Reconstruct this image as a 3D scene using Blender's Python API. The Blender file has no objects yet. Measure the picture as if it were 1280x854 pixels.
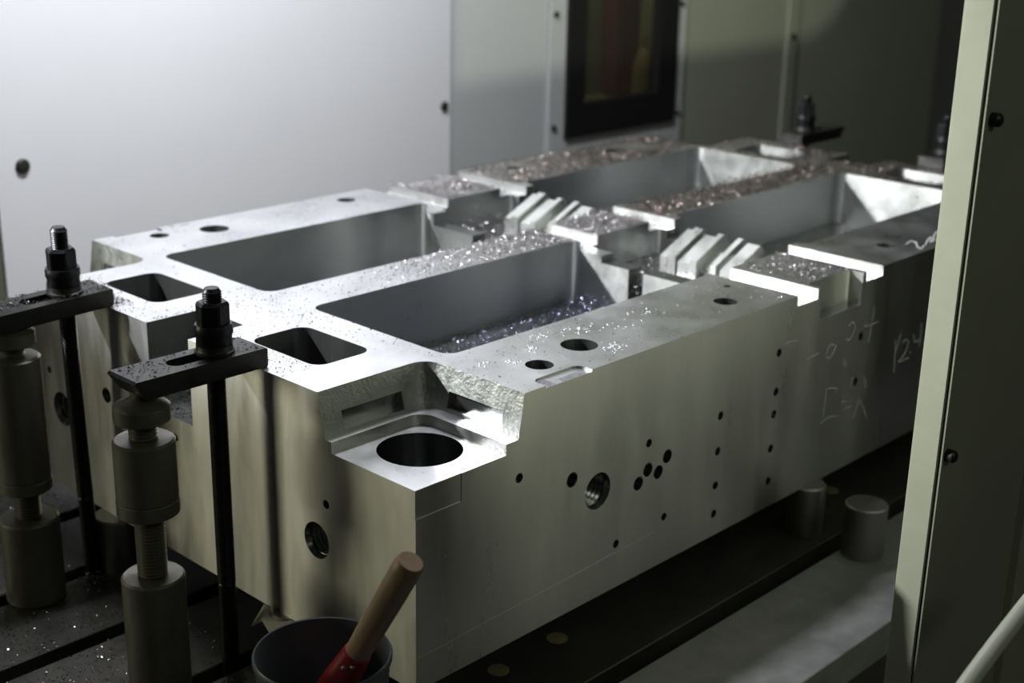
import bpy, bmesh, math, random
from mathutils import Vector, Matrix
random.seed(7)
PI = math.pi
scene = bpy.context.scene
COL = scene.collection

# ------------------------------------------------------------------ camera
def make_camera():
    yaw, pitch, roll = .758308, .325005, .0196014
    cy, sy, cp, sp = math.cos(yaw), math.sin(yaw), math.cos(pitch), math.sin(pitch)
    fw = Vector((cy*cp, sy*cp, -sp)); r = Vector((sy, -cy, 0)); up = r.cross(fw)
    R = math.cos(roll)*r + math.sin(roll)*up
    U = -math.sin(roll)*r + math.cos(roll)*up
    cd = bpy.data.cameras.new('camera'); co = bpy.data.objects.new('camera', cd); COL.objects.link(co)
    m = Matrix((R, U, -fw)).transposed().to_4x4(); m.translation = Vector((-1.0793, -1.1838, .7390))
    co.matrix_world = m
    cd.sensor_width = 36; cd.lens = 1746.77*36/1280; cd.clip_start = .02; cd.clip_end = 50
    cd.dof.use_dof = True; cd.dof.focus_distance = 1.86; cd.dof.aperture_fstop = 3.6
    scene.camera = co
make_camera()

# ------------------------------------------------------------------ light
scene.view_settings.view_transform = 'Standard'; scene.view_settings.look = 'None'
scene.view_settings.exposure = .12; scene.view_settings.gamma = 1; scene.view_settings.use_curve_mapping = False
W = bpy.data.worlds.new('world'); scene.world = W; W.use_nodes = True
W.node_tree.nodes['Background'].inputs[0].default_value = (.80, .90, .72, 1)
W.node_tree.nodes['Background'].inputs[1].default_value = .022

def lamp(name, kind, loc, target, energy, color=(1, 1, 1), **kw):
    d = bpy.data.lights.new(name, kind); d.energy = energy; d.color = color
    for k, v in kw.items(): setattr(d, k, v)
    o = bpy.data.objects.new(name, d); COL.objects.link(o); o.location = loc
    o.rotation_euler = (Vector(target)-Vector(loc)).to_track_quat('-Z', 'Y').to_euler()
    return o
# small hard machine work light at the left inside the enclosure
lamp('work_light', 'SPOT', (-.88, 1.50, 1.0), (.9, .4, .37), 330, (.95, .97, 1), spot_size=math.radians(53), spot_blend=.3, shadow_soft_size=.03)
# light strip above the bed, parallel to the sheet metal wall
lamp('strip_light', 'AREA', (.55, .80, 1.85), (.75, 1.75, .25), 52, (.93, .95, 1), shape='RECTANGLE', size=.9, size_y=.10)
# shop light outside the machine, behind the camera
lamp('shop_light', 'AREA', (-2.1, 2.7, .35), (0, .3, -.1), 28, (1, .98, .68), shape='RECTANGLE', size=1.0, size_y=.9)
lamp('aisle_light', 'AREA', (-.2, -3.2, 2.4), (.6, 0, -.1), 7, (.97, 1, .9), shape='RECTANGLE', size=1.5, size_y=.5)
# added light in an unseen box, throws the patch on the far upper wall
HL = (2.3, 0, 1.15)
lamp('patch_light', 'POINT', HL, (2.3, 1.7, 1.15), 40, (.95, 1, .82), shadow_soft_size=.002)
# added fill light, brightens the dim recess behind the window
lamp('recess_fill', 'POINT', (2.35, 1.86, .82), (2.35, 1.86, 0), 5.5, (1, .95, .7), shadow_soft_size=.03)

# ------------------------------------------------------------------ materials
MATS = {}
def mat(name, color, rough=.5, metal=0., noise=None, rvar=0., bump=None, scale3=(1, 1, 1), cvar=0., spec=.5, coat=0., transmission=0., aniso=0.):
    m = bpy.data.materials.new(name); m.use_nodes = True; nt = m.node_tree; N = nt.nodes; L = nt.links
    b = N['Principled BSDF']
    b.inputs['Base Color'].default_value = (*color, 1); b.inputs['Roughness'].default_value = rough
    b.inputs['Metallic'].default_value = metal; b.inputs['Specular IOR Level'].default_value = spec
    b.inputs['Coat Weight'].default_value = coat; b.inputs['Transmission Weight'].default_value = transmission
    if aniso:                                       # vertical tool marks stretch the reflections
        cv = N.new('ShaderNodeCombineXYZ'); cv.inputs[2].default_value = 1
        L.new(cv.outputs[0], b.inputs['Tangent']); b.inputs['Anisotropic'].default_value = aniso
    if noise:
        tc = N.new('ShaderNodeTexCoord'); mp = N.new('ShaderNodeMapping'); mp.inputs['Scale'].default_value = scale3
        nz = N.new('ShaderNodeTexNoise'); nz.inputs['Scale'].default_value = noise; nz.inputs['Detail'].default_value = 6; nz.inputs['Roughness'].default_value = .65
        L.new(tc.outputs['Object'], mp.inputs[0]); L.new(mp.outputs[0], nz.inputs[0])
        if rvar:
            r = N.new('ShaderNodeMapRange'); r.inputs[1].default_value = .25; r.inputs[2].default_value = .75
            r.inputs[3].default_value = rough-rvar; r.inputs[4].default_value = rough+rvar
            L.new(nz.outputs[0], r.inputs[0]); L.new(r.outputs[0], b.inputs['Roughness'])
        if cvar:
            r = N.new('ShaderNodeMapRange'); r.inputs[1].default_value = .25; r.inputs[2].default_value = .75
            r.inputs[3].default_value = 1-cvar; r.inputs[4].default_value = 1+cvar
            mx = N.new('ShaderNodeMix'); mx.data_type = 'RGBA'; mx.blend_type = 'MULTIPLY'; mx.inputs['Factor'].default_value = 1
            mx.inputs['A'].default_value = (*color, 1)
            L.new(nz.outputs[0], r.inputs[0]); L.new(r.outputs[0], mx.inputs['B']); L.new(mx.outputs['Result'], b.inputs['Base Color'])
        if bump:
            n2 = N.new('ShaderNodeTexNoise'); n2.inputs['Scale'].default_value = bump[0]; n2.inputs['Detail'].default_value = 3
            L.new(mp.outputs[0], n2.inputs[0])
            bp = N.new('ShaderNodeBump'); bp.inputs['Strength'].default_value = bump[1]; bp.inputs['Distance'].default_value = .001
            L.new(n2.outputs[0], bp.inputs['Height']); L.new(bp.outputs[0], b.inputs['Normal'])
    MATS[name] = m
    return m
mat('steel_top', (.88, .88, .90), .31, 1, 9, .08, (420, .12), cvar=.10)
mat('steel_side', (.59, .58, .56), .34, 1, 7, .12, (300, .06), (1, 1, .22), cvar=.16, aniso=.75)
mat('steel_milled', (.68, .69, .66), .32, 1, 18, .08, (520, .4), cvar=.08, aniso=.6)
mat('steel_rough', (.40, .41, .38), .42, 1, 40, .10, (170, 1.0), cvar=.15, aniso=.35)
mat('steel_bore', (.50, .51, .50), .16, 1, 30, .06, (500, .05), (1, 1, .02), cvar=.1, aniso=.8)
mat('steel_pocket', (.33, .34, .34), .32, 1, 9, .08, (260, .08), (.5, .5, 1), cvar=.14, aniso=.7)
mat('steel_hole_shade', (.22, .23, .22), .25, .9, 14, .06, (300, .1), (1, 1, .1), cvar=.3)  # darker steel for holes and recesses, their shade put into the colour
mat('table_iron_lit', (.30, .30, .30), .50, .6, 16, .08, (300, .15), cvar=.25)  # lighter table iron for the outer rib, lit look put into the colour
mat('dark_reflection', (.22, .21, .24), .5, .6, 160, .1, None, cvar=.6)
mat('black_oxide', (.022, .022, .024), .36, .75, 60, .08, (600, .12), cvar=.2)
mat('clamp_steel', (.045, .045, .042), .42, .8, 40, .10, (500, .18), cvar=.3)
mat('jack_steel', (.16, .153, .13), .42, .55, 22, .10, (400, .10), (1, 1, .4), cvar=.25)
mat('riser_steel', (.24, .235, .23), .45, .85, 20, .08, (500, .1), (.4, .4, 1), cvar=.12)
mat('table_iron', (.055, .053, .047), .48, .5, 14, .10, (300, .12), cvar=.30)
mat('bed_dark', (.02, .02, .02), .7, 0, 12, 0, None, cvar=.2)
mat('plug_brass', (.24, .21, .12), .55, .3, 30, .05, None, cvar=.25)
mat('white_sheet', (.80, .80, .82), .48, 0, 3, .05, (60, .04), cvar=.02)
mat('grey_sheet', (.48, .49, .49), .48, 0, 3, .05, (60, .04), cvar=.03)
mat('olive_sheet', (.32, .335, .26), .50, 0, 3, .05, (60, .04), cvar=.03)
mat('dark_olive', (.13, .13, .09), .55, 0, 3, .05, None, cvar=.1)
mat('dark_sheet', (.05, .052, .045), .6, 0, 3, .05, None, cvar=.1)
mat('black_rubber', (.006, .006, .006), .55)
mat('pale_green_paint', (.42, .44, .32), .5, 0, 14, .06, (90, .05), cvar=.07)
mat('door_paint', (.34, .36, .27), .5, 0, 10, .06, (90, .05), cvar=.06)
mat('screw_dark', (.05, .048, .045), .45, .7)
mat('glass', (.30, .31, .27), .03, 0, transmission=.95)
mat('bucket_plastic', (.06, .07, .08), .42, 0, 12, .08, (60, .08), cvar=.15)
mat('wood', (.19, .125, .075), .5, 0, 30, .08, (80, .2), (1, 1, .12), cvar=.30)
mat('red_paint', (.17, .006, .008), .30, 0, 20, .05, None, cvar=.15, coat=.3)
mat('bristle', (.05, .04, .035), .8)
mat('cream_paper', (.88, .86, .74), .7, 0, 20, 0, (60, .1), cvar=.06)
mat('chalk', (.46, .47, .46), .9, 0, 120, 0, None, cvar=.3)
mat('chip', (.26, .245, .245), .26, .95, 300, .12, None, cvar=.7)
mat('chip_brown', (.13, .105, .09), .24, .9, 300, .12, None, cvar=.7)
mat('chip_blue', (.17, .17, .25), .25, .95, 300, .12, None, cvar=.8)
mat('chip_dark', (.06, .055, .055), .30, .85, 300, .1, None, cvar=.6)
mat('hose_rubber', (.62, .64, .52), .45, 0, 20, .05, None, cvar=.06)
mat('yellow_dim', (.22, .17, .07), .5)
mat('red_dim', (.16, .04, .035), .5)
mat('olive_dim', (.26, .26, .17), .6)

# ------------------------------------------------------------------ mesh helpers
def tag(o, label=None, cat=None, group=None, kind=None):
    if label: o['label'] = label
    if cat: o['category'] = cat
    if group: o['group'] = group
    if kind: o['kind'] = kind
    return o
def empty(name, loc=(0, 0, 0), rz=0):
    o = bpy.data.objects.new(name, None); COL.objects.link(o); o.location = loc; o.rotation_euler = (0, 0, rz)
    o.empty_display_size = .05
    return o
def finish(name, bm, m, parent=None, smooth=30):
    me = bpy.data.meshes.new(name); bmesh.ops.recalc_face_normals(bm, faces=bm.faces); bm.to_mesh(me); bm.free()
    return link(name, me, m, parent, smooth)
def link(name, me, m, parent=None, smooth=30):
    for k in (m if isinstance(m, (list, tuple)) else [m]):
        if k: me.materials.append(MATS[k])
    if smooth:
        me.polygons.foreach_set('use_smooth', [True]*len(me.polygons)); me.set_sharp_from_angle(angle=math.radians(smooth))
    o = bpy.data.objects.new(name, me); COL.objects.link(o)
    if parent: o.parent = parent
    return o
def prism(bm, pts, a, b, axis='z'):
    """extrude a 2-D outline between a and b along an axis"""
    def P(u, v, w): return {'z': (u, v, w), 'y': (u, w, v), 'x': (w, u, v)}[axis]
    lo = [bm.verts.new(P(u, v, a)) for u, v in pts]; hi = [bm.verts.new(P(u, v, b)) for u, v in pts]
    n = len(pts)
    bm.faces.new(lo[::-1]); bm.faces.new(hi)
    for i in range(n): bm.faces.new((lo[i], lo[(i+1) % n], hi[(i+1) % n], hi[i]))
def box(bm, x0, x1, y0, y1, z0, z1): prism(bm, [(x0, y0), (x1, y0), (x1, y1), (x0, y1)], z0, z1)
def rrect(x0, x1, y0, y1, r, n=7):
    out = []
    for cx, cy, a0 in ((x1-r, y0+r, -PI/2), (x1-r, y1-r, 0), (x0+r, y1-r, PI/2), (x0+r, y0+r, PI)):
        for i in range(n+1):
            a = a0 + PI/2*i/n; out.append((cx+r*math.cos(a), cy+r*math.sin(a)))
    return out
def circ(cx, cy, r, n=32, a0=0): return [(cx+r*math.cos(a0+2*PI*i/n), cy+r*math.sin(a0+2*PI*i/n)) for i in range(n)]
def lathe(bm, prof, c=(0, 0, 0), axis='z', n=36, close=True):
    rings = []
    for r, h in prof:
        ring = []
        for i in range(n):
            a = 2*PI*i/n; u, v = r*math.cos(a), r*math.sin(a)
            p = {'z': (u, v, h), 'y': (u, h, v), 'x': (h, u, v)}[axis]
            ring.append(bm.verts.new((c[0]+p[0], c[1]+p[1], c[2]+p[2])))
        rings.append(ring)
    for A, B in zip(rings, rings[1:]):
        for i in range(n): bm.faces.new((A[i], A[(i+1) % n], B[(i+1) % n], B[i]))
    if close:
        bm.faces.new(rings[0][::-1]); bm.faces.new(rings[-1])
def thread(r0, r1, h0, h1, pitch):
    k = max(1, round((h1-h0)/pitch)); p = (h1-h0)/k; out = []
    for i in range(k): out += [(r0, h0+i*p), (r1, h0+(i+.5)*p)]
    return out + [(r0, h1)]
def tube(bm, pts, r, n=12):
    rings = []
    for i, p in enumerate(pts):
        p = Vector(p); d = (Vector(pts[min(i+1, len(pts)-1)])-Vector(pts[max(i-1, 0)])).normalized()
        s = d.orthogonal().normalized(); t = d.cross(s)
        if rings:                                   # keep the rings from twisting
            s = (pv - d*pv.dot(d)).normalized(); t = d.cross(s)
        pv = s
        rr = r[i] if isinstance(r, (list, tuple)) else r
        rings.append([bm.verts.new(p+s*rr*math.cos(2*PI*k/n)+t*rr*math.sin(2*PI*k/n)) for k in range(n)])
    for A, B in zip(rings, rings[1:]):
        for k in range(n): bm.faces.new((A[k], A[(k+1) % n], B[(k+1) % n], B[k]))
    bm.faces.new(rings[0][::-1]); bm.faces.new(rings[-1])
def copy_tree(o, parent=None):
    c = o.copy(); COL.objects.link(c); c.parent = parent
    for ch in list(o.children): copy_tree(ch, c)
    return c
def boolean_mesh(base_bm, cutter_bms):
    """base minus every cutter, as a new mesh"""
    def tmp(bm):
        bmesh.ops.recalc_face_normals(bm, faces=bm.faces)
        me = bpy.data.meshes.new('t'); bm.to_mesh(me); bm.free()
        o = bpy.data.objects.new('t', me); return o
    base = tmp(base_bm); COL.objects.link(base)
    cc = bpy.data.collections.new('cut'); COL.children.link(cc); cs = []
    for b in cutter_bms:
        o = tmp(b); cc.objects.link(o); cs.append(o)
    md = base.modifiers.new('b', 'BOOLEAN'); md.operation = 'DIFFERENCE'; md.operand_type = 'COLLECTION'; md.collection = cc; md.solver = 'EXACT'; md.use_self = True
    dg = bpy.context.evaluated_depsgraph_get(); dg.update()
    me = bpy.data.meshes.new_from_object(base.evaluated_get(dg))
    for o in cs + [base]:
        d = o.data; bpy.data.objects.remove(o); bpy.data.meshes.remove(d)
    bpy.data.collections.remove(cc)
    me.materials.clear()
    return me

TZ = -.385          # top of the machine table
TOP = .08           # top of the block
BOT = -.29
LEN, WID = 2.02, 1.095

# ------------------------------------------------------------------ setting
def B(name, m, parent, *b, smooth=0):
    bm = bmesh.new(); box(bm, *b); return finish(name, bm, m, parent, smooth)

floor = B('floor', 'bed_dark', None, -4, 6, -4, 4, -1.25, -1.2); tag(floor, kind='structure')

# sheet metal wall behind the block
wall = tag(empty('wall_back', (0, 0, 0)), 'sheet metal enclosure wall of white and grey panels', kind='structure')
YW = 1.70
wpanel = B('panel', 'white_sheet', wall, .318, 1.69, YW, YW+.02, -.6, 2.1)
B('panel', 'grey_sheet', wall, 1.694, 2.105, YW+.012, YW+.03, -.6, 2.1)
bm = bmesh.new()
box(bm, 2.11, 2.18, YW, YW+.03, -.6, 2.1); box(bm, 2.73, 2.785, YW, YW+.03, -.6, 2.1)
box(bm, 2.18, 2.73, YW, YW+.03, -.6, -.055); box(bm, 2.18, 2.73, YW, YW+.03, .80, 2.1)
wsur = finish('window_surround', bm, 'grey_sheet', wall, 0)
B('panel', 'olive_sheet', wall, 2.79, 3.425, YW+.012, YW+.03, -.6, 2.1)
wseam = B('seam_strip', 'olive_sheet', wall, 3.415, 3.475, YW, YW+.03, -.6, 2.1)
B('panel', 'olive_sheet', wall, 3.47, 4.6, YW+.012, YW+.03, -.6, 2.1)
def bolt_head(x, z, y=YW, r=.011, parent=None):
    bm = bmesh.new(); lathe(bm, [(r, 0), (r, .004), (r*.8, .008), (r*.3, .0095)], axis='y', n=16)
    for v in bm.verts: v.co.y = -v.co.y
    o = finish('bolt', bm, 'screw_dark', parent or wall); o.location = (x, y, z); return o
for x, z, r in ((1.665, .101, .014), (.381, .100, .017), (1.665, 1.1, .014), (.381, 1.1, .017), (2.130, .33, .010), (2.132, -.014, .010), (3.445, .175, .013), (2.757, .33, .009), (2.757, -.03, .009)):
    bolt_head(x, z, YW, r, wpanel if x < 2 else wsur if x < 3 else wseam)
wb = B('wall_left', 'dark_sheet', None, -1.4, .25, 2.05, 2.08, -.6, 2.1); tag(wb, kind='structure')
tr = B('trim_1', 'dark_olive', None, .285, .315, YW+.005, YW+.09, -.6, 2.1); tag(tr, kind='structure')
we = B('wall_far', 'dark_sheet', None, 4.6, 4.63, -1.0, YW+.03, -.6, 2.1); tag(we, kind='structure')

# window with its black rubber frame, dim cabinet behind it
win = tag(empty('window_1', (2.455, YW, -.05)), 'black framed window in the grey enclosure wall', kind='structure')
def WB(name, m, x0, x1, y0, y1, z0, z1):
    o = B(name, m, win, x0-2.455, x1-2.455, y0-YW, y1-YW, z0+.05, z1+.05); return o
WB('frame', 'black_rubber', 2.18, 2.262, YW-.012, YW+.03, -.055, .80)
WB('frame', 'black_rubber', 2.635, 2.73, YW-.012, YW+.03, -.055, .80)
WB('frame', 'black_rubber', 2.262, 2.635, YW-.012, YW+.03, -.055, .048)
WB('frame', 'black_rubber', 2.262, 2.635, YW-.012, YW+.03, .70, .80)
WB('pane', 'glass', 2.262, 2.635, YW+.010, YW+.016, .048, .70)
WB('recess_back', 'olive_dim', 2.0, 2.95, YW+.30, YW+.32, -.2, .9)
WB('recess_side', 'olive_dim', 2.10, 2.12, YW+.03, YW+.30, -.2, .9)
WB('recess_side', 'olive_dim', 2.80, 2.82, YW+.03, YW+.30, -.2, .9)
WB('recess_shelf', 'olive_dim', 2.12, 2.80, YW+.03, YW+.30, -.2, .0)
WB('recess_roof', 'olive_dim', 2.12, 2.80, YW+.03, YW+.30, .88, .9)

# ------------------------------------------------------------------ machine table with T-slots
table = tag(empty('machine_table', (1.0, .55, TZ)), 'dark cast iron machine table with long T-slots under the block', 'table')
SLOTS = [-.062+.2077*i for i in range(8)]; SW = .017
ys = [-.27]
for s in SLOTS: ys += [s-SW, s+SW]
ys.append(1.50)
bm = bmesh.new(); box(bm, -.75-1, 2.75-1, -.27-.55, 1.50-.55, -.17, -.06); finish('table_base', bm, 'table_iron', table, 0)
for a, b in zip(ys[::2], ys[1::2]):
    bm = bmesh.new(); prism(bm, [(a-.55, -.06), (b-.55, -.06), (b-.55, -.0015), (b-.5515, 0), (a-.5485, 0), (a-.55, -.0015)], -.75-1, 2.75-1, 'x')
    finish('slot_rib', bm, 'table_iron_lit' if a < -.1 else 'table_iron', table, 0)
for x in (.226, .356, 1.143):
    bm = bmesh.new(); lathe(bm, [(.0165, -.003), (.0165, .0008), (.0135, .0012), (.0125, .0006), (.004, .0006)], n=24)
    o = finish('hole_plug', bm, 'plug_brass', table); o.location = (x-1, .067-.55, 0)
bed = tag(empty('machine_bed', (1.0, .55, -1.2)), 'dark machine bed carrying the slotted table', 'machine bed')
bm = bmesh.new(); box(bm, -1.6, 1.65, -.70, .85, 0, 1.2+TZ-.17); finish('bed_casting', bm, 'bed_dark', bed, 0)
bm = bmesh.new(); box(bm, -1.6, 1.65, -.80, -.70, .3, .45); finish('way_cover', bm, 'bed_dark', bed, 0)

# ------------------------------------------------------------------ the block
block = tag(empty('machined_block', (LEN/2, WID/2, BOT)), 'large silvery machined metal block with deep pockets and side holes on risers', 'machined block')
OFF = Vector((-LEN/2, -WID/2, -BOT))
cut = []
TOPCUTS = []
def C_rr(x0, x1, y0, y1, z0, r=.02, z1=.2):
    bm = bmesh.new(); prism(bm, rrect(x0, x1, y0, y1, r), z0, z1); cut.append(bm); TOPCUTS.append((x0, x1, y0, y1))
def C_box(x0, x1, y0, y1, z0, z1=.2):
    bm = bmesh.new(); box(bm, x0, x1, y0, y1, z0, z1); cut.append(bm)
def C_cyl(axis, u, v, r, a, b, n=32):
    bm = bmesh.new(); prism(bm, circ(u, v, r, n), a, b, axis); cut.append(bm)
    if axis == 'z': TOPCUTS.append((u-r, u+r, v-r, v+r))
PZ = -.042
for y0, y1 in ((.18, .497), (.604, .917)):
    C_rr(.228, .860, y0, y1, PZ, .024); C_rr(1.160, 1.806, y0, y1, PZ, .024)
# lowered webs and cross troughs between the pockets
C_box(.845, .912, .19, .428, .049); C_box(.845, .912, .625, .885, .036)
C_box(.853, .905, .328, .362, -.030); C_box(.853, .905, .730, .770, -.030)
C_rr(.897, 1.112, .18, .490, .010, .012); C_rr(.897, 1.112, .613, .905, .010, .012)
C_box(1.100, 1.170, .20, .47, .045); C_box(1.100, 1.170, .63, .88, .040)
# the two grooves across the block
for x0, x1 in ((.859, .920), (1.079, 1.135)):
    C_box(x0, x1, -.05, WID+.05, .062); TOPCUTS.append((x0, x1, -1, 2))
# recesses in the long sides below the pads
C_rr(.932, 1.067, -.03, .030, .022, .008); C_rr(.932, 1.067, WID-.030, WID+.03, .022, .008)
# four stepped corner notches with bores
for mx in (0, 1):
    for my in (0, 1):
        X = (lambda a: LEN-a) if mx else (lambda a: a)
        Yf = (lambda a: WID-a) if my else (lambda a: a)
        def rr2(a, b, c, d, z, r, **k):
            xs = sorted((X(a), X(b))); yy = sorted((Yf(c), Yf(d))); C_rr(*xs, *yy, z, r, **k)
        # upper notch with sloping walls
        bm = bmesh.new()
        lo = rrect(-.06, .187, -.06, .177, .030, 8); hi = rrect(-.06, .1975, -.06, .1925, .030, 8)
        a = [bm.verts.new((X(u), Yf(v), .016)) for u, v in lo]; b = [bm.verts.new((X(u), Yf(v), .0825)) for u, v in hi]
        c2 = [bm.verts.new((X(u), Yf(v), .2)) for u, v in hi]; n = len(a)
        bm.faces.new(a[::-1]); bm.faces.new(c2)
        for i in range(n):
            j = (i+1) % n; bm.faces.new((a[i], a[j], b[j], b[i])); bm.faces.new((b[i], b[j], c2[j], c2[i]))
        cut.append(bm); TOPCUTS.append((*sorted((X(-.06), X(.197))), *sorted((Yf(-.06), Yf(.192)))))
        rr2(-.06, .163, -.06, .165, 0, .026)
        C_cyl('z', X(.095), Yf(.095), .0585, -.22, .2, 48)
        xs = sorted((X(.034), X(.142))); yy = sorted((Yf(.17), Yf(.1925))); C_box(*xs, *yy, .021, .047)
        xs = sorted((X(.17), X(.1985))); yy = sorted((Yf(.034), Yf(.140))); C_box(*xs, *yy, .021, .046)
    # small deep pockets and the slot in the middle of the end
    X = (lambda a: LEN-a) if mx else (lambda a: a)
    for y0, y1 in ((.270, .430), (.675, .835)):
        xs = sorted((X(.062), X(.165))); C_rr(*xs, y0, y1, -.22, .022)
    xs = sorted((X(-.05), X(.10))); C_rr(*xs, .492, .602, -.057, .006)
# shallow rounded steps on the top edges
for y0, y1 in ((-.03, .028), (WID-.028, WID+.03)):
    C_rr(.239, .335, y0, y1, .0765, .014)
# scraped patch on the long side under the near corner
C_box(-.02, .081, -.02, .0009, -.040, .012)
# holes from above
TOPHOLES = ((.295, .064, .0205), (.402, .083, .028), (.743, .065, .0195), (.818, .115, .006), (.306, 1.042, .018), (.411, 1.017, .028), (.756, 1.040, .019),
                (1.270, .071, .018), (1.618, .083, .028), (1.725, .064, .0205), (1.264, 1.04, .019), (1.61, 1.017, .028))
for x, y, r in TOPHOLES:
    C_cyl('z', x, y, r, TOP-.12, .2, 32)
# holes in the long side
SIDE = ((.190, -.041, .0072), (.300, -.078, .0115), (.474, -.072, .0067), (.522, -.108, .0112), (.475, -.116, .0112), (.501, -.128, .0112), (.453, -.132, .0112),
        (.522, -.210, .0066), (.406, -.216, .0066), (.657, -.078, .0072), (.656, -.139, .0072), (.656, -.199, .0072), (.657, -.250, .0072),
        (.814, -.009, .0074), (.814, -.078, .0074), (.813, -.118, .0074), (.812, -.180, .0074), (.813, -.240, .0074), (1.079, -.040, .008), (1.076, -.126, .008))
for x, z, r in SIDE: C_cyl('y', x, z, r, -.05, .05, 20)
C_cyl('y', .358, -.114, .0285, -.05, .07, 40)
# holes in the end face
for y, z, r in ((.179, -.079, .0065), (.737, -.075, .013), (.541, -.090, .0065), (.545, -.2, .0065), (.92, -.079, .0065)): C_cyl('x', y, z, r, -.05, .05, 20)
C_cyl('x', .202, -.141, .027, -.05, .07, 40); C_cyl('x', .885, -.141, .030, -.05, .07, 40)

base = bmesh.new(); box(base, 0, LEN, 0, WID, BOT, TOP)
me = boolean_mesh(base, cut)
for v in me.vertices: v.co += OFF
body = link('body', me, ['steel_top', 'steel_side', 'steel_milled', 'steel_bore', 'steel_pocket', 'steel_hole_shade', 'steel_rough'], block, 28)
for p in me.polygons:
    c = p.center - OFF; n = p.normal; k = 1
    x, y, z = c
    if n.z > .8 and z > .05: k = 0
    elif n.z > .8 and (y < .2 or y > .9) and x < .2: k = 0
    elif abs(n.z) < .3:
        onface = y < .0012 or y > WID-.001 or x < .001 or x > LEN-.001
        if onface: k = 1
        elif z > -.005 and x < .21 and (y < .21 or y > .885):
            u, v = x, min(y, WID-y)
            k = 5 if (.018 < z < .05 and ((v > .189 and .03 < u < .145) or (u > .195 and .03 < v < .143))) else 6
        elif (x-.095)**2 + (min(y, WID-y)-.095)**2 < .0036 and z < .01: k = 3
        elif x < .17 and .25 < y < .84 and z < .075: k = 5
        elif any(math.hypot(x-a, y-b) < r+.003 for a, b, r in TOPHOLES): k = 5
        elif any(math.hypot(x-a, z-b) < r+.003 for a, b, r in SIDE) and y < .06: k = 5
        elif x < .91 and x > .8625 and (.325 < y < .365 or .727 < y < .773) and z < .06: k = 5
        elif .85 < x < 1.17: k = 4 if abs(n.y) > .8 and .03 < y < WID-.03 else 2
        elif x > 1.79 and n.x < -.9: k = 2  # far pocket end wall takes brighter steel, lamp highlight put into the colour
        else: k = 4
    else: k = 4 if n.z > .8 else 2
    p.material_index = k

# threaded walls of the large side holes
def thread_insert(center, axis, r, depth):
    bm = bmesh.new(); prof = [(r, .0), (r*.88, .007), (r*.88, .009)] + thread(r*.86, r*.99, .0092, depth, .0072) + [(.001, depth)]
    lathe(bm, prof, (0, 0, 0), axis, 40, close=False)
    o = finish('threaded_bore', bm, 'steel_hole_shade', block, 20); o.location = Vector(center)+OFF; return o
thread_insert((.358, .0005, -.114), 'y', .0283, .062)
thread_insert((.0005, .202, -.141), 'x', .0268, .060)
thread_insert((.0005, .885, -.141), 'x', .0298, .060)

# inclined stepped seats inside the cross troughs
def seat(name, y0, y1, x0=1.0, x1=1.085, z0=.045, z1=.083, zb=.010, th=0):
    bm = bmesh.new(); prism(bm, [(x0, zb), (1.112, zb), (1.112, z1-.03), (x1+.006, z1-.002), (x1, z1), (x0, z0)], y0, y1, 'y')
    o = finish(name, bm, 'steel_milled', block, 0); o.location = OFF; return o
for s in (0, .414):
    for a, b, dz in ((.382, .398, .0), (.362, .381, .006), (.326, .356, -.004), (.313, .3255, .004), (.268, .280, .004), (.230, .258, -.002)):
        if s and a < .3: a, b = a-.0, b-.0
        z0, z1 = .045+dz, .083+dz
        seat('inclined_seat', a+s, b+s, z0=z0, z1=z1)
    seat('inclined_seat', .230+s, .400+s, x0=1.022, x1=1.07, z0=.030, z1=.055)

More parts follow.
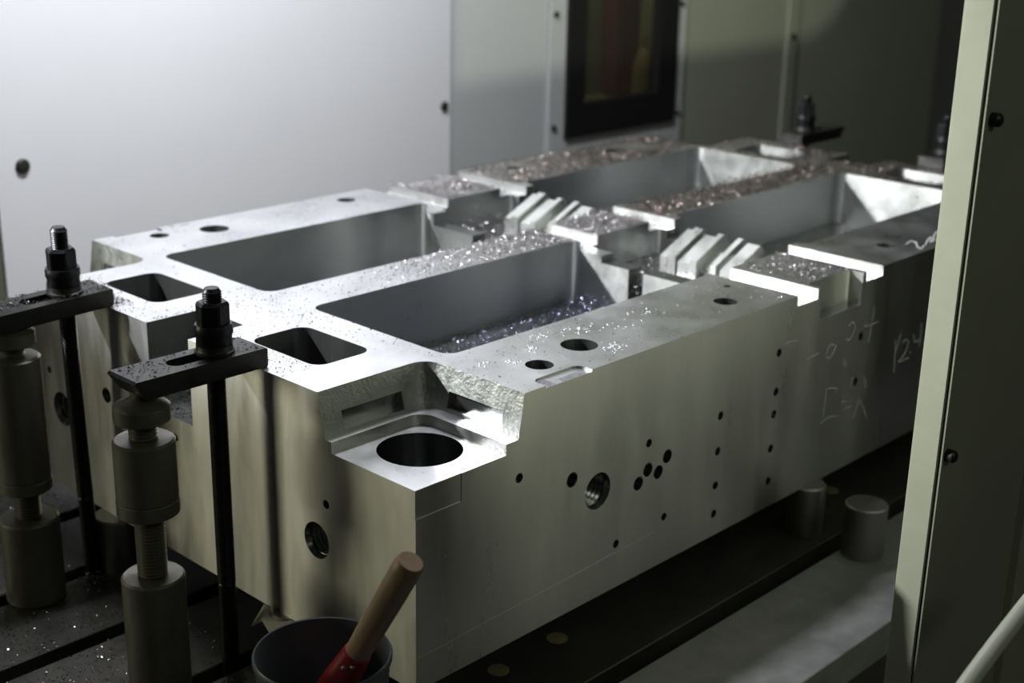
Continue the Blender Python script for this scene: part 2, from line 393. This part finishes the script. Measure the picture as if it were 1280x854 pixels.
# scribed line and chalk marks
def strokes(name, lists, place, w, label):
    bm = bmesh.new()
    for pts in lists:
        for (a, b), (c, d) in zip(pts, pts[1:]):
            l = math.hypot(c-a, d-b)
            if l < 1e-6: continue
            ux, uy = (c-a)/l, (d-b)/l; ex = w*.35
            a2, b2, c2, d2 = a-ux*ex, b-uy*ex, c+ux*ex, d+uy*ex
            nx, ny = -uy*w/2, ux*w/2
            q = [(a2+nx, b2+ny), (a2-nx, b2-ny), (c2-nx, d2-ny), (c2+nx, d2+ny)]
            prism(bm, q, *place[1], place[0])
    o = finish(name, bm, 'chalk', block, 0); o.location = OFF; o['label'] = label; return o
SIDECHALK = [[(0.829, 0.0016), (0.8383, 0.0037), (0.8553, 0.0026), (0.8729, -0.0014)], [(0.9038, -0.0417), (0.9211, -0.04), (0.9386, -0.0384)],
 [(0.9714, -0.0343), (0.9653, -0.0447), (0.9671, -0.0554), (0.9777, -0.0565), (0.9898, -0.0505), (0.9959, -0.0401), (0.9841, -0.0329), (0.9714, -0.0343)],
 [(1.0333, -0.0115), (1.0456, -0.0053), (1.0552, -0.0134), (1.0547, -0.0252), (1.0457, -0.0352), (1.0355, -0.0388), (1.026, -0.0307)],
 [(1.1177, 0.0061), (1.1145, -0.0204), (1.1108, -0.0592)], [(1.0869, -0.0219), (1.1102, -0.027), (1.1351, -0.0249)], [(1.0305, -0.0707), (1.0297, -0.081), (1.0387, -0.0862)],
 [(0.9773, -0.1161), (0.9766, -0.1431), (0.9729, -0.1678)], [(0.9746, -0.1154), (0.9961, -0.1179), (1.0159, -0.1245), (1.0092, -0.1319)],
 [(0.9692, -0.1775), (0.987, -0.1732), (1.0085, -0.1746), (1.0229, -0.18)], [(1.0348, -0.1555), (1.0517, -0.1584)], [(1.0515, -0.1723), (1.068, -0.1721)],
 [(1.0813, -0.1992), (1.0891, -0.1809), (1.0978, -0.1675), (1.1158, -0.1881), (1.1317, -0.2115)], [(1.063, -0.1151), (1.0634, -0.1321)], [(1.1065, -0.1245), (1.1168, -0.149)],
 [(1.2097, -0.0773), (1.215, -0.1022), (1.2175, -0.1427)], [(1.2291, -0.0707), (1.2215, -0.0911), (1.215, -0.1022)],
 [(1.239, -0.0888), (1.2535, -0.0858), (1.2646, -0.0947), (1.2562, -0.112), (1.2322, -0.1271), (1.2534, -0.1274), (1.2717, -0.1269)],
 [(1.2723, -0.1158), (1.2759, -0.1183)], [(1.2802, -0.0823), (1.2873, -0.0999), (1.3087, -0.0984)], [(1.3075, -0.0659), (1.3104, -0.0923), (1.3085, -0.1113)]]
for a, b in ((0, 1), (1, 2), (2, 3), (3, 4), (4, 6), (6, 7), (7, 8), (8, 9), (9, 10), (10, 11), (11, 12), (12, 13), (13, 14), (14, 15), (15, 17), (17, 18), (18, 19), (19, 20), (20, 21)):
    strokes('chalk_figure', SIDECHALK[a:b], ('y', (-.0004, .0004)), .0015, 'thin white chalk mark')
for g in ([(1.3095, .0507), (1.339, .0567), (1.3346, .0442), (1.3035, .0241), (1.2983, .013), (1.3238, .0217)], [(1.3317, .0226), (1.375, .0407), (1.3972, .0457), (1.3556, .0253)],
          [(1.3648, .0252), (1.4198, .0508), (1.4487, .0592), (1.415, .0381), (1.381, .027)]):
    strokes('chalk_figure', [g], ('z', (TOP-.0004, TOP+.0004)), .0026, 'white chalk mark')
# dark reflections painted as thin patches in the shallow step
for x0, x1, y0, y1 in ((.243, .262, .001, .024), (.275, .325, .002, .013)):
    bm = bmesh.new(); prism(bm, rrect(x0, x1, y0, y1, .003, 3), .0764, .0767); o = finish('reflection_patch', bm, 'dark_reflection', block, 0); o.location = OFF
o = strokes('scribed_line', [[(0, -.241), (.5, -.228)]], ('y', (-.0002, .0004)), .0010, 'fine scribed line')
o.data.materials.clear(); o.data.materials.append(MATS['steel_milled'])

# ------------------------------------------------------------------ risers
def riser(x, y, r, z1, label, name='riser_cylinder'):
    h = z1-TZ
    bm = bmesh.new(); lathe(bm, [(r*.96, 0), (r, .003), (r, h-.003), (r-.003, h)], n=40)
    o = finish(name, bm, 'riser_steel'); o.location = (x, y, TZ)
    return tag(o, label, 'riser', 'steel riser cylinders on the table')
riser(.955, .006, .033, BOT, 'short steel riser cylinder half hidden under the long side of the block')
riser(.952, -.115, .037, BOT+.002, 'short steel cylinder standing free on the table beside the block')
riser(.008, .744, .040, BOT, 'dark steel riser cylinder under the block end between the studs')
riser(.02, .290, .034, BOT, 'steel riser cylinder under the block corner behind the bucket')
# folded cream paper over the riser edge
bm = bmesh.new()
a, b, c, d, e = [bm.verts.new(p) for p in ((-.001, .034, 0), (-.001, -.044, 0), (-.022, .040, -.032), (-.026, .006, -.006), (-.034, -.046, -.030))]
for q in ((a, c, d), (a, d, b), (b, d, e)): bm.faces.new(q)
bmesh.ops.solidify(bm, geom=bm.faces[:], thickness=.0012)
o = finish('paper_scrap', bm, 'cream_paper', None, 0); o.location = (.0, .296, BOT-.001)
tag(o, 'folded cream paper scrap over the riser behind the bucket', 'paper')

# ------------------------------------------------------------------ clamps
H0 = -TZ            # table to z = 0
def clamp(label, loc, rz=0, lean=(0, 0), stud_top=.2):
    root = empty('strap_clamp', loc, rz); root.rotation_euler = (lean[0], lean[1], rz)
    tag(root, label, 'clamp', 'strap clamps holding the block')
    zb, zt = H0+TOP, H0+TOP+.028
    bm = bmesh.new()
    prism(bm, [(-.142, zt), (-.146, zt-.003), (-.128, zb), (.062, zb), (.064, zb+.002), (.064, zt-.002), (.062, zt)], -.033, .033, 'y')
    sl = bmesh.new(); prism(sl, rrect(-.075, .03, -.0145, .0145, .0144, 8), zb-.05, zt+.05)
    m2 = boolean_mesh(bm, [sl]); link('clamp_bar', m2, 'clamp_steel', root, 25)
    bm = bmesh.new(); ztop = H0+stud_top
    lathe(bm, [(.0125, -.045), (.0125, .14)] + thread(.0115, .0132, .142, ztop-.004, .0034) + [(.0095, ztop)], n=22)
    finish('threaded_stud', bm, 'black_oxide', root, 20)
    bm = bmesh.new(); z = H0+.108
    lathe(bm, [(.0135, z), (.0265, z), (.0275, z+.001), (.0275, z+.004), (.0255, z+.005), (.0250, z+.006), (.0250, z+.013), (.0135, z+.013)], n=36)
    finish('washer', bm, 'clamp_steel', root, 35)
    bm = bmesh.new(); z = H0+.121
    lathe(bm, [(.0135, z), (.0240, z), (.0248, z+.002), (.0244, z+.012), (.0252, z+.014), (.0264, z+.017), (.0264, z+.025), (.0250, z+.029), (.0135, z+.029)], n=36)
    finish('collar', bm, 'black_oxide', root, 35)
    bm = bmesh.new(); z0, z1 = H0+.150, H0+.181; rh = .0232
    lo = [bm.verts.new((u, v, z0)) for u, v in circ(0, 0, rh, 6, .3)]
    hi = [bm.verts.new((u, v, z1-.004)) for u, v in circ(0, 0, rh, 6, .3)]
    tp = [bm.verts.new((u, v, z1)) for u, v in circ(0, 0, rh*.86, 6, .3)]
    bm.faces.new(lo[::-1]); bm.faces.new(tp)
    for A, Bq in ((lo, hi), (hi, tp)):
        for i in range(6): bm.faces.new((A[i], A[(i+1) % 6], Bq[(i+1) % 6], Bq[i]))
    bmesh.ops.bevel(bm, geom=[e for e in bm.edges if abs(e.verts[0].co.z-e.verts[1].co.z) > .02], offset=.0015, segments=2, affect='EDGES')
    finish('hex_nut', bm, 'black_oxide', root, 25)
    return root
c0 = clamp('black strap clamp with hex nut on the block end, between two front corner pockets', (-.05, .350, TZ))
c0['label'] = 'dark strap clamp with hex nut whose bar points at the corner with the big bore'
def clamp_copy(label, loc, rot):
    c = copy_tree(c0); c.location = loc; c.rotation_euler = rot; c['label'] = label; return c
clamp('dark strap clamp with chips heaped on its bar, nearest the white wall', (-.040, .754, TZ), 0, (.026, -.030), .214)
clamp_copy('blurred dark strap clamp on the far end of the block, before the olive wall', (2.085, .775, TZ), (0, 0, PI))
clamp_copy('dark strap clamp at the far block end, mostly behind the pale green door', (2.075, .375, TZ), (0, 0, PI))

# ------------------------------------------------------------------ screw jacks
def jack(label, x, y, r, zbase, zs0, zring, zs1, rs, head_r):
    root = empty('screw_jack', (x, y, TZ)); tag(root, label, 'screw jack', 'screw jacks under the clamp bars')
    def part(name, prof, m='jack_steel'):
        bm = bmesh.new(); lathe(bm, [(a, h-TZ) for a, h in prof], n=44); return finish(name, bm, m, root, 30)
    part('base', [(r-.002, TZ), (r, TZ+.003), (r, zbase-.003), (r-.003, zbase), (.022, zbase)])
    part('screw', thread(.0166, .0205, zbase-.01, zs0+.005, .0052))
    part('lower_ring', [(rs-.003, zs0), (rs, zs0+.002), (rs, zring-.0015), (rs-.0015, zring)])
    part('sleeve', [(rs-.002, zring), (rs-.0005, zring+.002), (rs-.0005, zs1-.003), (rs-.004, zs1), (.02, zs1)])
    part('neck', thread(.0160, .0195, zs1-.01, .048, .0050))
    part('head', [(head_r-.004, .043), (head_r, .046), (head_r, .0645), (head_r-.0015, .066), (.026, .0705), (.014, .076), (.008, .0805)])
jack('steel screw jack with short sleeve and long bare thread under a clamp bar', -.172, .344, .043, -.183, -.090, -.068, .018, .042, .0375)
jack('steel screw jack with long sleeve and short base under the clamp by the white wall', -.147, .745, .046, -.243, -.195, -.175, .026, .041, .036)

# ------------------------------------------------------------------ bucket and brush
bx, by = -.137, .021
bk = tag(empty('bucket', (bx, by, TZ)), 'round dark grey plastic bucket standing before the block corner', 'bucket')
bm = bmesh.new(); h = -.18-TZ
lathe(bm, [(.066, .004), (.070, 0), (.0835, h-.012), (.0862, h-.010), (.0866, h-.003), (.0850, h), (.0835, h-.001), (.0815, h-.012), (.0675, .008)], n=56)
finish('shell', bm, 'bucket_plastic', bk, 40)
bm = bmesh.new(); lathe(bm, [(.068, .009), (.0705, .045), (.02, .046)], n=40); finish('dark_liquid', bm, 'black_rubber', bk, 30)
br_top, br_mid, br_bot = Vector((-.113, -.116, -.013)), Vector((-.1325, -.0175, -.195)), Vector((-.147, .055, -.330))
br = tag(empty('brush', br_bot), 'brush with worn brown wooden handle and red ferrule standing in the bucket', 'brush')
def bp(t): return list((br_mid + (br_top-br_mid)*t) - br_bot)
def tubep(name, m, seq):
    bm = bmesh.new(); tube(bm, [p for p, _ in seq], [r for _, r in seq], 24); return finish(name, bm, m, br, 35)
tubep('handle', 'wood', [(bp(.12), .0150), (bp(.35), .0168), (bp(.7), .0178), (bp(.93), .0180), (bp(.985), .0172), (bp(1.0), .0150)])
fer = tubep('ferrule', 'red_paint', [(bp(-.32), .0265), (bp(-.1), .024), (bp(.08), .0200), (bp(.19), .0178), (bp(.20), .0160)])
tubep('bristles', 'bristle', [([0, 0, 0], .030), (bp(-.5), .029), (bp(-.30), .0255)])
for k in range(2):
    bm = bmesh.new(); bmesh.ops.create_icosphere(bm, subdivisions=2, radius=.0032)
    o = finish('rivet', bm, 'riser_steel', fer); o.location = Vector(bp(.12+.0*k)) + Vector((-.014-.004*k, -.012+.012*k-.004, .003-.004*k))

# ------------------------------------------------------------------ door edge at the right
door = tag(empty('door_1', (.7, -.424, -1.2)), 'pale green machine door edge with bolts beside the block', kind='structure')
bm = bmesh.new(); box(bm, -.195, .0, -.0195, .021, 0, 2.9); bmesh.ops.bevel(bm, geom=[e for e in bm.edges if abs(e.verts[0].co.z-e.verts[1].co.z) > 1], offset=.003, segments=3, affect='EDGES')
finish('edge_strip', bm, 'pale_green_paint', door, 30)
bm = bmesh.new(); box(bm, -.192, .9, -.0225, -.0150, 0, 2.9); dpan = finish('outer_panel', bm, 'door_paint', door, 0)
bm = bmesh.new(); box(bm, .075, .9, -.034, -.022, 0, 2.9); finish('outer_flange', bm, 'pale_green_paint', door, 0)
for x, z in ((.525, .468), (.520, .034), (.522, -.45)):
    bm = bmesh.new(); lathe(bm, [(.0085, 0), (.0085, .010), (.006, .013), (.003, .013)], axis='y', n=14)
    for v in bm.verts: v.co.y = -v.co.y
    o = finish('bolt', bm, 'screw_dark', dpan); o.location = (x-.7, -.0225, z+1.2)
bm = bmesh.new()
P0, P1 = Vector((.10, -.62, -.175)), Vector((.52, -.62, -.030))
tube(bm, [P0+(P1-P0)*t + Vector((0, 0, .012*math.sin(t*PI)-.012)) for t in [i/14 for i in range(15)]], .0105, 20)
o = finish('coolant_hose', bm, 'hose_rubber', None, 40); tag(o, 'pale cream hose slanting past the green machine door', 'hose')

# ------------------------------------------------------------------ metal swarf
def chips(name, pts, m, label, cat='metal chips', smin=.0016, smax=.0045):
    V, F = [], []
    for (x, y, z) in pts:
        s = smin + (smax-smin)*random.random()**2.2
        R = Matrix.Rotation(random.random()*2*PI, 3, 'Z') @ Matrix.Rotation(random.gauss(0, .5), 3, 'X') @ Matrix.Rotation(random.gauss(0, .35), 3, 'Y')
        w = s*random.uniform(.25, .6); c = s*random.uniform(.1, .4)
        k = len(V)
        for u, v, q in ((-s, -w, 0), (-s, w, 0), (0, -w, c), (0, w, c), (s, -w*.7, .1*c), (s, w*.7, .1*c)):
            p = R @ Vector((u*.5, v*.5, q)); V.append((x+p.x, y+p.y, z+p.z+s*.12))
        F += [(k, k+1, k+3, k+2), (k+2, k+3, k+5, k+4)]
    me = bpy.data.meshes.new(name); me.from_pydata(V, [], F); me.update()
    o = link(name, me, m, None, 0); tag(o, label, cat, kind='stuff'); return o
def solid(x, y):
    if not (.001 < x < LEN-.001 and .001 < y < WID-.001): return False
    return not any(a-.001 < x < b+.001 and c-.001 < y < d+.001 for a, b, c, d in TOPCUTS)
def scatter(n, x0, x1, y0, y1, z=TOP, test=True, h=0, gx=None):
    out = []; tries = 0
    while len(out) < n and tries < n*12:
        tries += 1
        x, y = random.uniform(x0, x1), random.uniform(y0, y1)
        if gx and random.random() > gx(x, y): continue
        if test and not solid(x, y): continue
        out.append((x, y, z + h*random.random()**2))
    return out
# fine dark chips on the bright near deck
pts = scatter(1000, .0, .228, .27, .62, gx=lambda x, y: .25+.75*max(0, 1-abs(x-.03)/.1))
pts += scatter(500, .0, .25, .62, .90, gx=lambda x, y: max(.15, 1-x/.13))
pts += scatter(420, .15, .45, .43, .66) + scatter(350, .2, .86, .917, 1.09) + scatter(160, .2, .5, .0, .25)
chips('fine_swarf', pts, 'chip_dark', 'fine dark metal chips sprinkled over the bright near deck of the block', smin=.0012, smax=.0036)
pts = scatter(9000, .36, .86, .498, .604, h=.003, gx=lambda x, y: ((x-.36)/.5)**1.3)
chips('rib_swarf', pts, 'chip', 'silvery metal chips covering the middle rib between the two near pockets', smin=.0013, smax=.0040)
pts = scatter(4200, .92, 1.079, .487, .607, h=.010) + scatter(4800, .92, 1.079, .91, 1.09, h=.007) + scatter(1100, .94, 1.07, .03, .17, h=.002)
pts += scatter(900, .862, .918, .49, .61, .062, False, .004) + scatter(500, .862, .918, .92, 1.09, .062, False, .004) + scatter(900, 1.081, 1.133, .49, .61, .062, False, .010) + scatter(500, 1.081, 1.133, .92, 1.09, .062, False, .006)
chips('pad_swarf', pts, 'chip', 'silvery metal chips heaped on the raised pads across the middle of the block', smin=.0016, smax=.0050)
pts = scatter(8000, 1.135, 1.806, .497, .604, h=.014) + [p for p in scatter(9500, 1.135, 2.0, .917, 1.09, h=.010) if ((p[0]-1.67)/.10)**2 + ((p[1]-1.01)/.05)**2 > 1] + scatter(5500, 1.8, 2.02, .2, .9, h=.008)
chips('far_deck_swarf', pts, 'chip_brown', 'brownish metal chips heaped on the far ribs and far end of the block', smin=.0018, smax=.0062)
pts = scatter(15000, .235, .853, .19, .49, PZ, False, .010, gx=lambda x, y: .35+.65*((x-.2)/.66)) + scatter(1200, .80, .857, .30, .495, PZ, False, .035)
chips('pocket_swarf', pts, 'chip_blue', 'dark bluish metal chips covering the floor of the near pocket', smin=.0016, smax=.0048)
pts = scatter(2200, .90, 1.10, .19, .49, .012, False, .022) + scatter(1800, .90, 1.10, .62, .90, .012, False, .022) + scatter(260, .858, .90, .33, .36, -.03, False, .07) + scatter(260, .858, .90, .732, .768, -.03, False, .06)
chips('trough_swarf', pts, 'chip', 'silvery metal chips lying in the cross troughs around the inclined seats', smin=.002, smax=.006)
pts = [(x, y, z) for x, y, z in scatter(600, .70, .9, .0, .17, TOP, True, .001, gx=lambda x, y: .6)] + scatter(160, .33, .74, .02, .17, TOP, True, .001, gx=lambda x, y: .5)
chips('deck_swarf', pts, 'chip', 'scattered bright chips on the grey deck of the long side', smin=.0010, smax=.0026)
pts = scatter(900, 1.18, 1.8, .19, .49, PZ, False, .01)
chips('far_pocket_swarf', pts, 'chip_brown', 'thin metal chips on the floor of the far pocket', smin=.002, smax=.006)
# on the clamp bars, at the front slot and on the table
def bar_pts(n, cx, cy): return [(cx+random.uniform(-.14, .06), cy+random.uniform(-.031, .031), TOP+.028) for _ in range(n)]
pts = [p for p in bar_pts(260, -.05, .35) if not (-.125 < p[0] < -.02 and abs(p[1]-.35) < .016)]
pts += [(x+.004, y-.013, z+.002) for x, y, z in bar_pts(700, -.05, .752) if not (-.125 < x < -.02 and abs(y-.752) < .016)]
pts += scatter(500, .0, .04, .70, .84, h=.006) + scatter(500, .005, .095, .497, .598, -.057, False, .012)
chips('clamp_swarf', pts, 'chip_dark', 'dark metal chips caught on the clamp bars and at their tips', smin=.0018, smax=.0055)
def tb(n, x0, x1, y0, y1, h=.002, gx=None):
    return [p for p in scatter(n, x0, x1, y0, y1, TZ, False, h, gx) if all(abs(p[1]-s) > SW for s in SLOTS)]
pts = tb(7600, -.55, -.02, .10, .72) + tb(3000, -.5, -.02, .72, 1.1)
for k in range(2600):
    a, r = random.random()*2*PI, random.gauss(0, .035); x, y = .05+r*math.cos(a)*1.2, 1.02+r*math.sin(a)*1.4
    pts.append((x-.05, y, TZ + .055*math.exp(-(r/.045)**2)*random.random()**.4))
for k in range(350):
    a, r = random.random()*2*PI, random.gauss(0, .02); pts.append((-.06+r*math.cos(a), .72+r*math.sin(a), TZ+.012*random.random()))
random.shuffle(pts)
chips('table_dust', pts[::2], 'chip_dark', 'fine dark metal chips strewn over the table around the screw jacks', smin=.0015, smax=.0042)
chips('table_swarf', pts[1::2], 'chip', 'metal chips strewn and heaped on the dark table around the jacks', smin=.0013, smax=.0046)

# ------------------------------------------------------------------ things seen dimly behind the window
bm = bmesh.new(); lathe(bm, [(.035, 0), (.04, .015), (.038, .13), (.022, .17), (.014, .18), (.014, .22)], n=24)
o = finish('bottle', bm, 'yellow_dim', None, 35); o.location = (2.69, YW+.10, .0); tag(o, 'blurred yellowish bottle behind the window pane', 'bottle')
bm = bmesh.new(); box(bm, -.05, .05, -.04, .04, 0, .36); bmesh.ops.bevel(bm, geom=bm.edges[:], offset=.01, segments=2, affect='EDGES')
lathe(bm, [(.03, .36), (.034, .37), (.030, .42), (.01, .43)], n=20)
o = finish('container', bm, 'red_dim', None, 35); o.location = (2.74, YW+.25, .0); tag(o, 'blurred dark red container behind the window pane', 'container')

# ------------------------------------------------------------------ added unseen light box, its cut-out shapes the patch on the wall
hl = tag(empty('patch_light_box', HL), 'added unseen light box above the far half of the block, shaping the wall patch', 'lamp')
bm = bmesh.new(); box(bm, -.12, .12, .078, .082, -.08, .08); ct = bmesh.new(); prism(ct, [(-.0282, -.0475), (.0575, -.0475)] + [(.0575+.020*math.sin(a), -.0275-.020*math.cos(a)) for a in [PI/2*i/8 for i in range(1, 9)]] + [(.0775, .040), (-.0282, .040)], .05, .1, 'y')
link('front_plate', boolean_mesh(bm, [ct]), 'black_oxide', hl, 0)
bm = bmesh.new(); box(bm, -.12, .12, -.05, -.046, -.08, .08); box(bm, -.12, -.116, -.046, .078, -.08, .08); box(bm, .116, .12, -.046, .078, -.08, .08)
box(bm, -.116, .116, -.046, .078, -.08, -.076); box(bm, -.116, .116, -.046, .078, .076, .08); finish('housing', bm, 'black_oxide', hl, 0)
bm = bmesh.new(); lathe(bm, [(.012, .08), (.012, .95)], n=16); finish('hanger_rod', bm, 'black_oxide', hl)

# ------------------------------------------------------------------ coolant droplets on the long side's deck
mat('coolant', (.55, .55, .58), .25, .5, 60, .05, None, cvar=.1)
bm = bmesh.new()
for cx, cy, n, sp in ((.335, .118, 26, .009), (.385, .150, 22, .010), (.45, .135, 24, .014), (.43, .045, 40, .014), (.52, .10, 16, .025), (.62, .12, 14, .025), (.275, .10, 14, .008), (.24, .12, 8, .006)):
    for k in range(n):
        x, y = cx+random.gauss(0, sp), cy+random.gauss(0, sp*.7)
        if not solid(x, y): continue
        r = random.uniform(.0008, .0022)
        lathe(bm, [(r, TOP-.0002), (r*.92, TOP+r*.18), (r*.6, TOP+r*.36), (r*.15, TOP+r*.42)], (x, y, 0), 'z', 10)
tag(finish('coolant_droplets', bm, 'coolant', None, 60), 'clusters of small coolant droplets on the deck by the two large holes', 'droplets', kind='stuff')
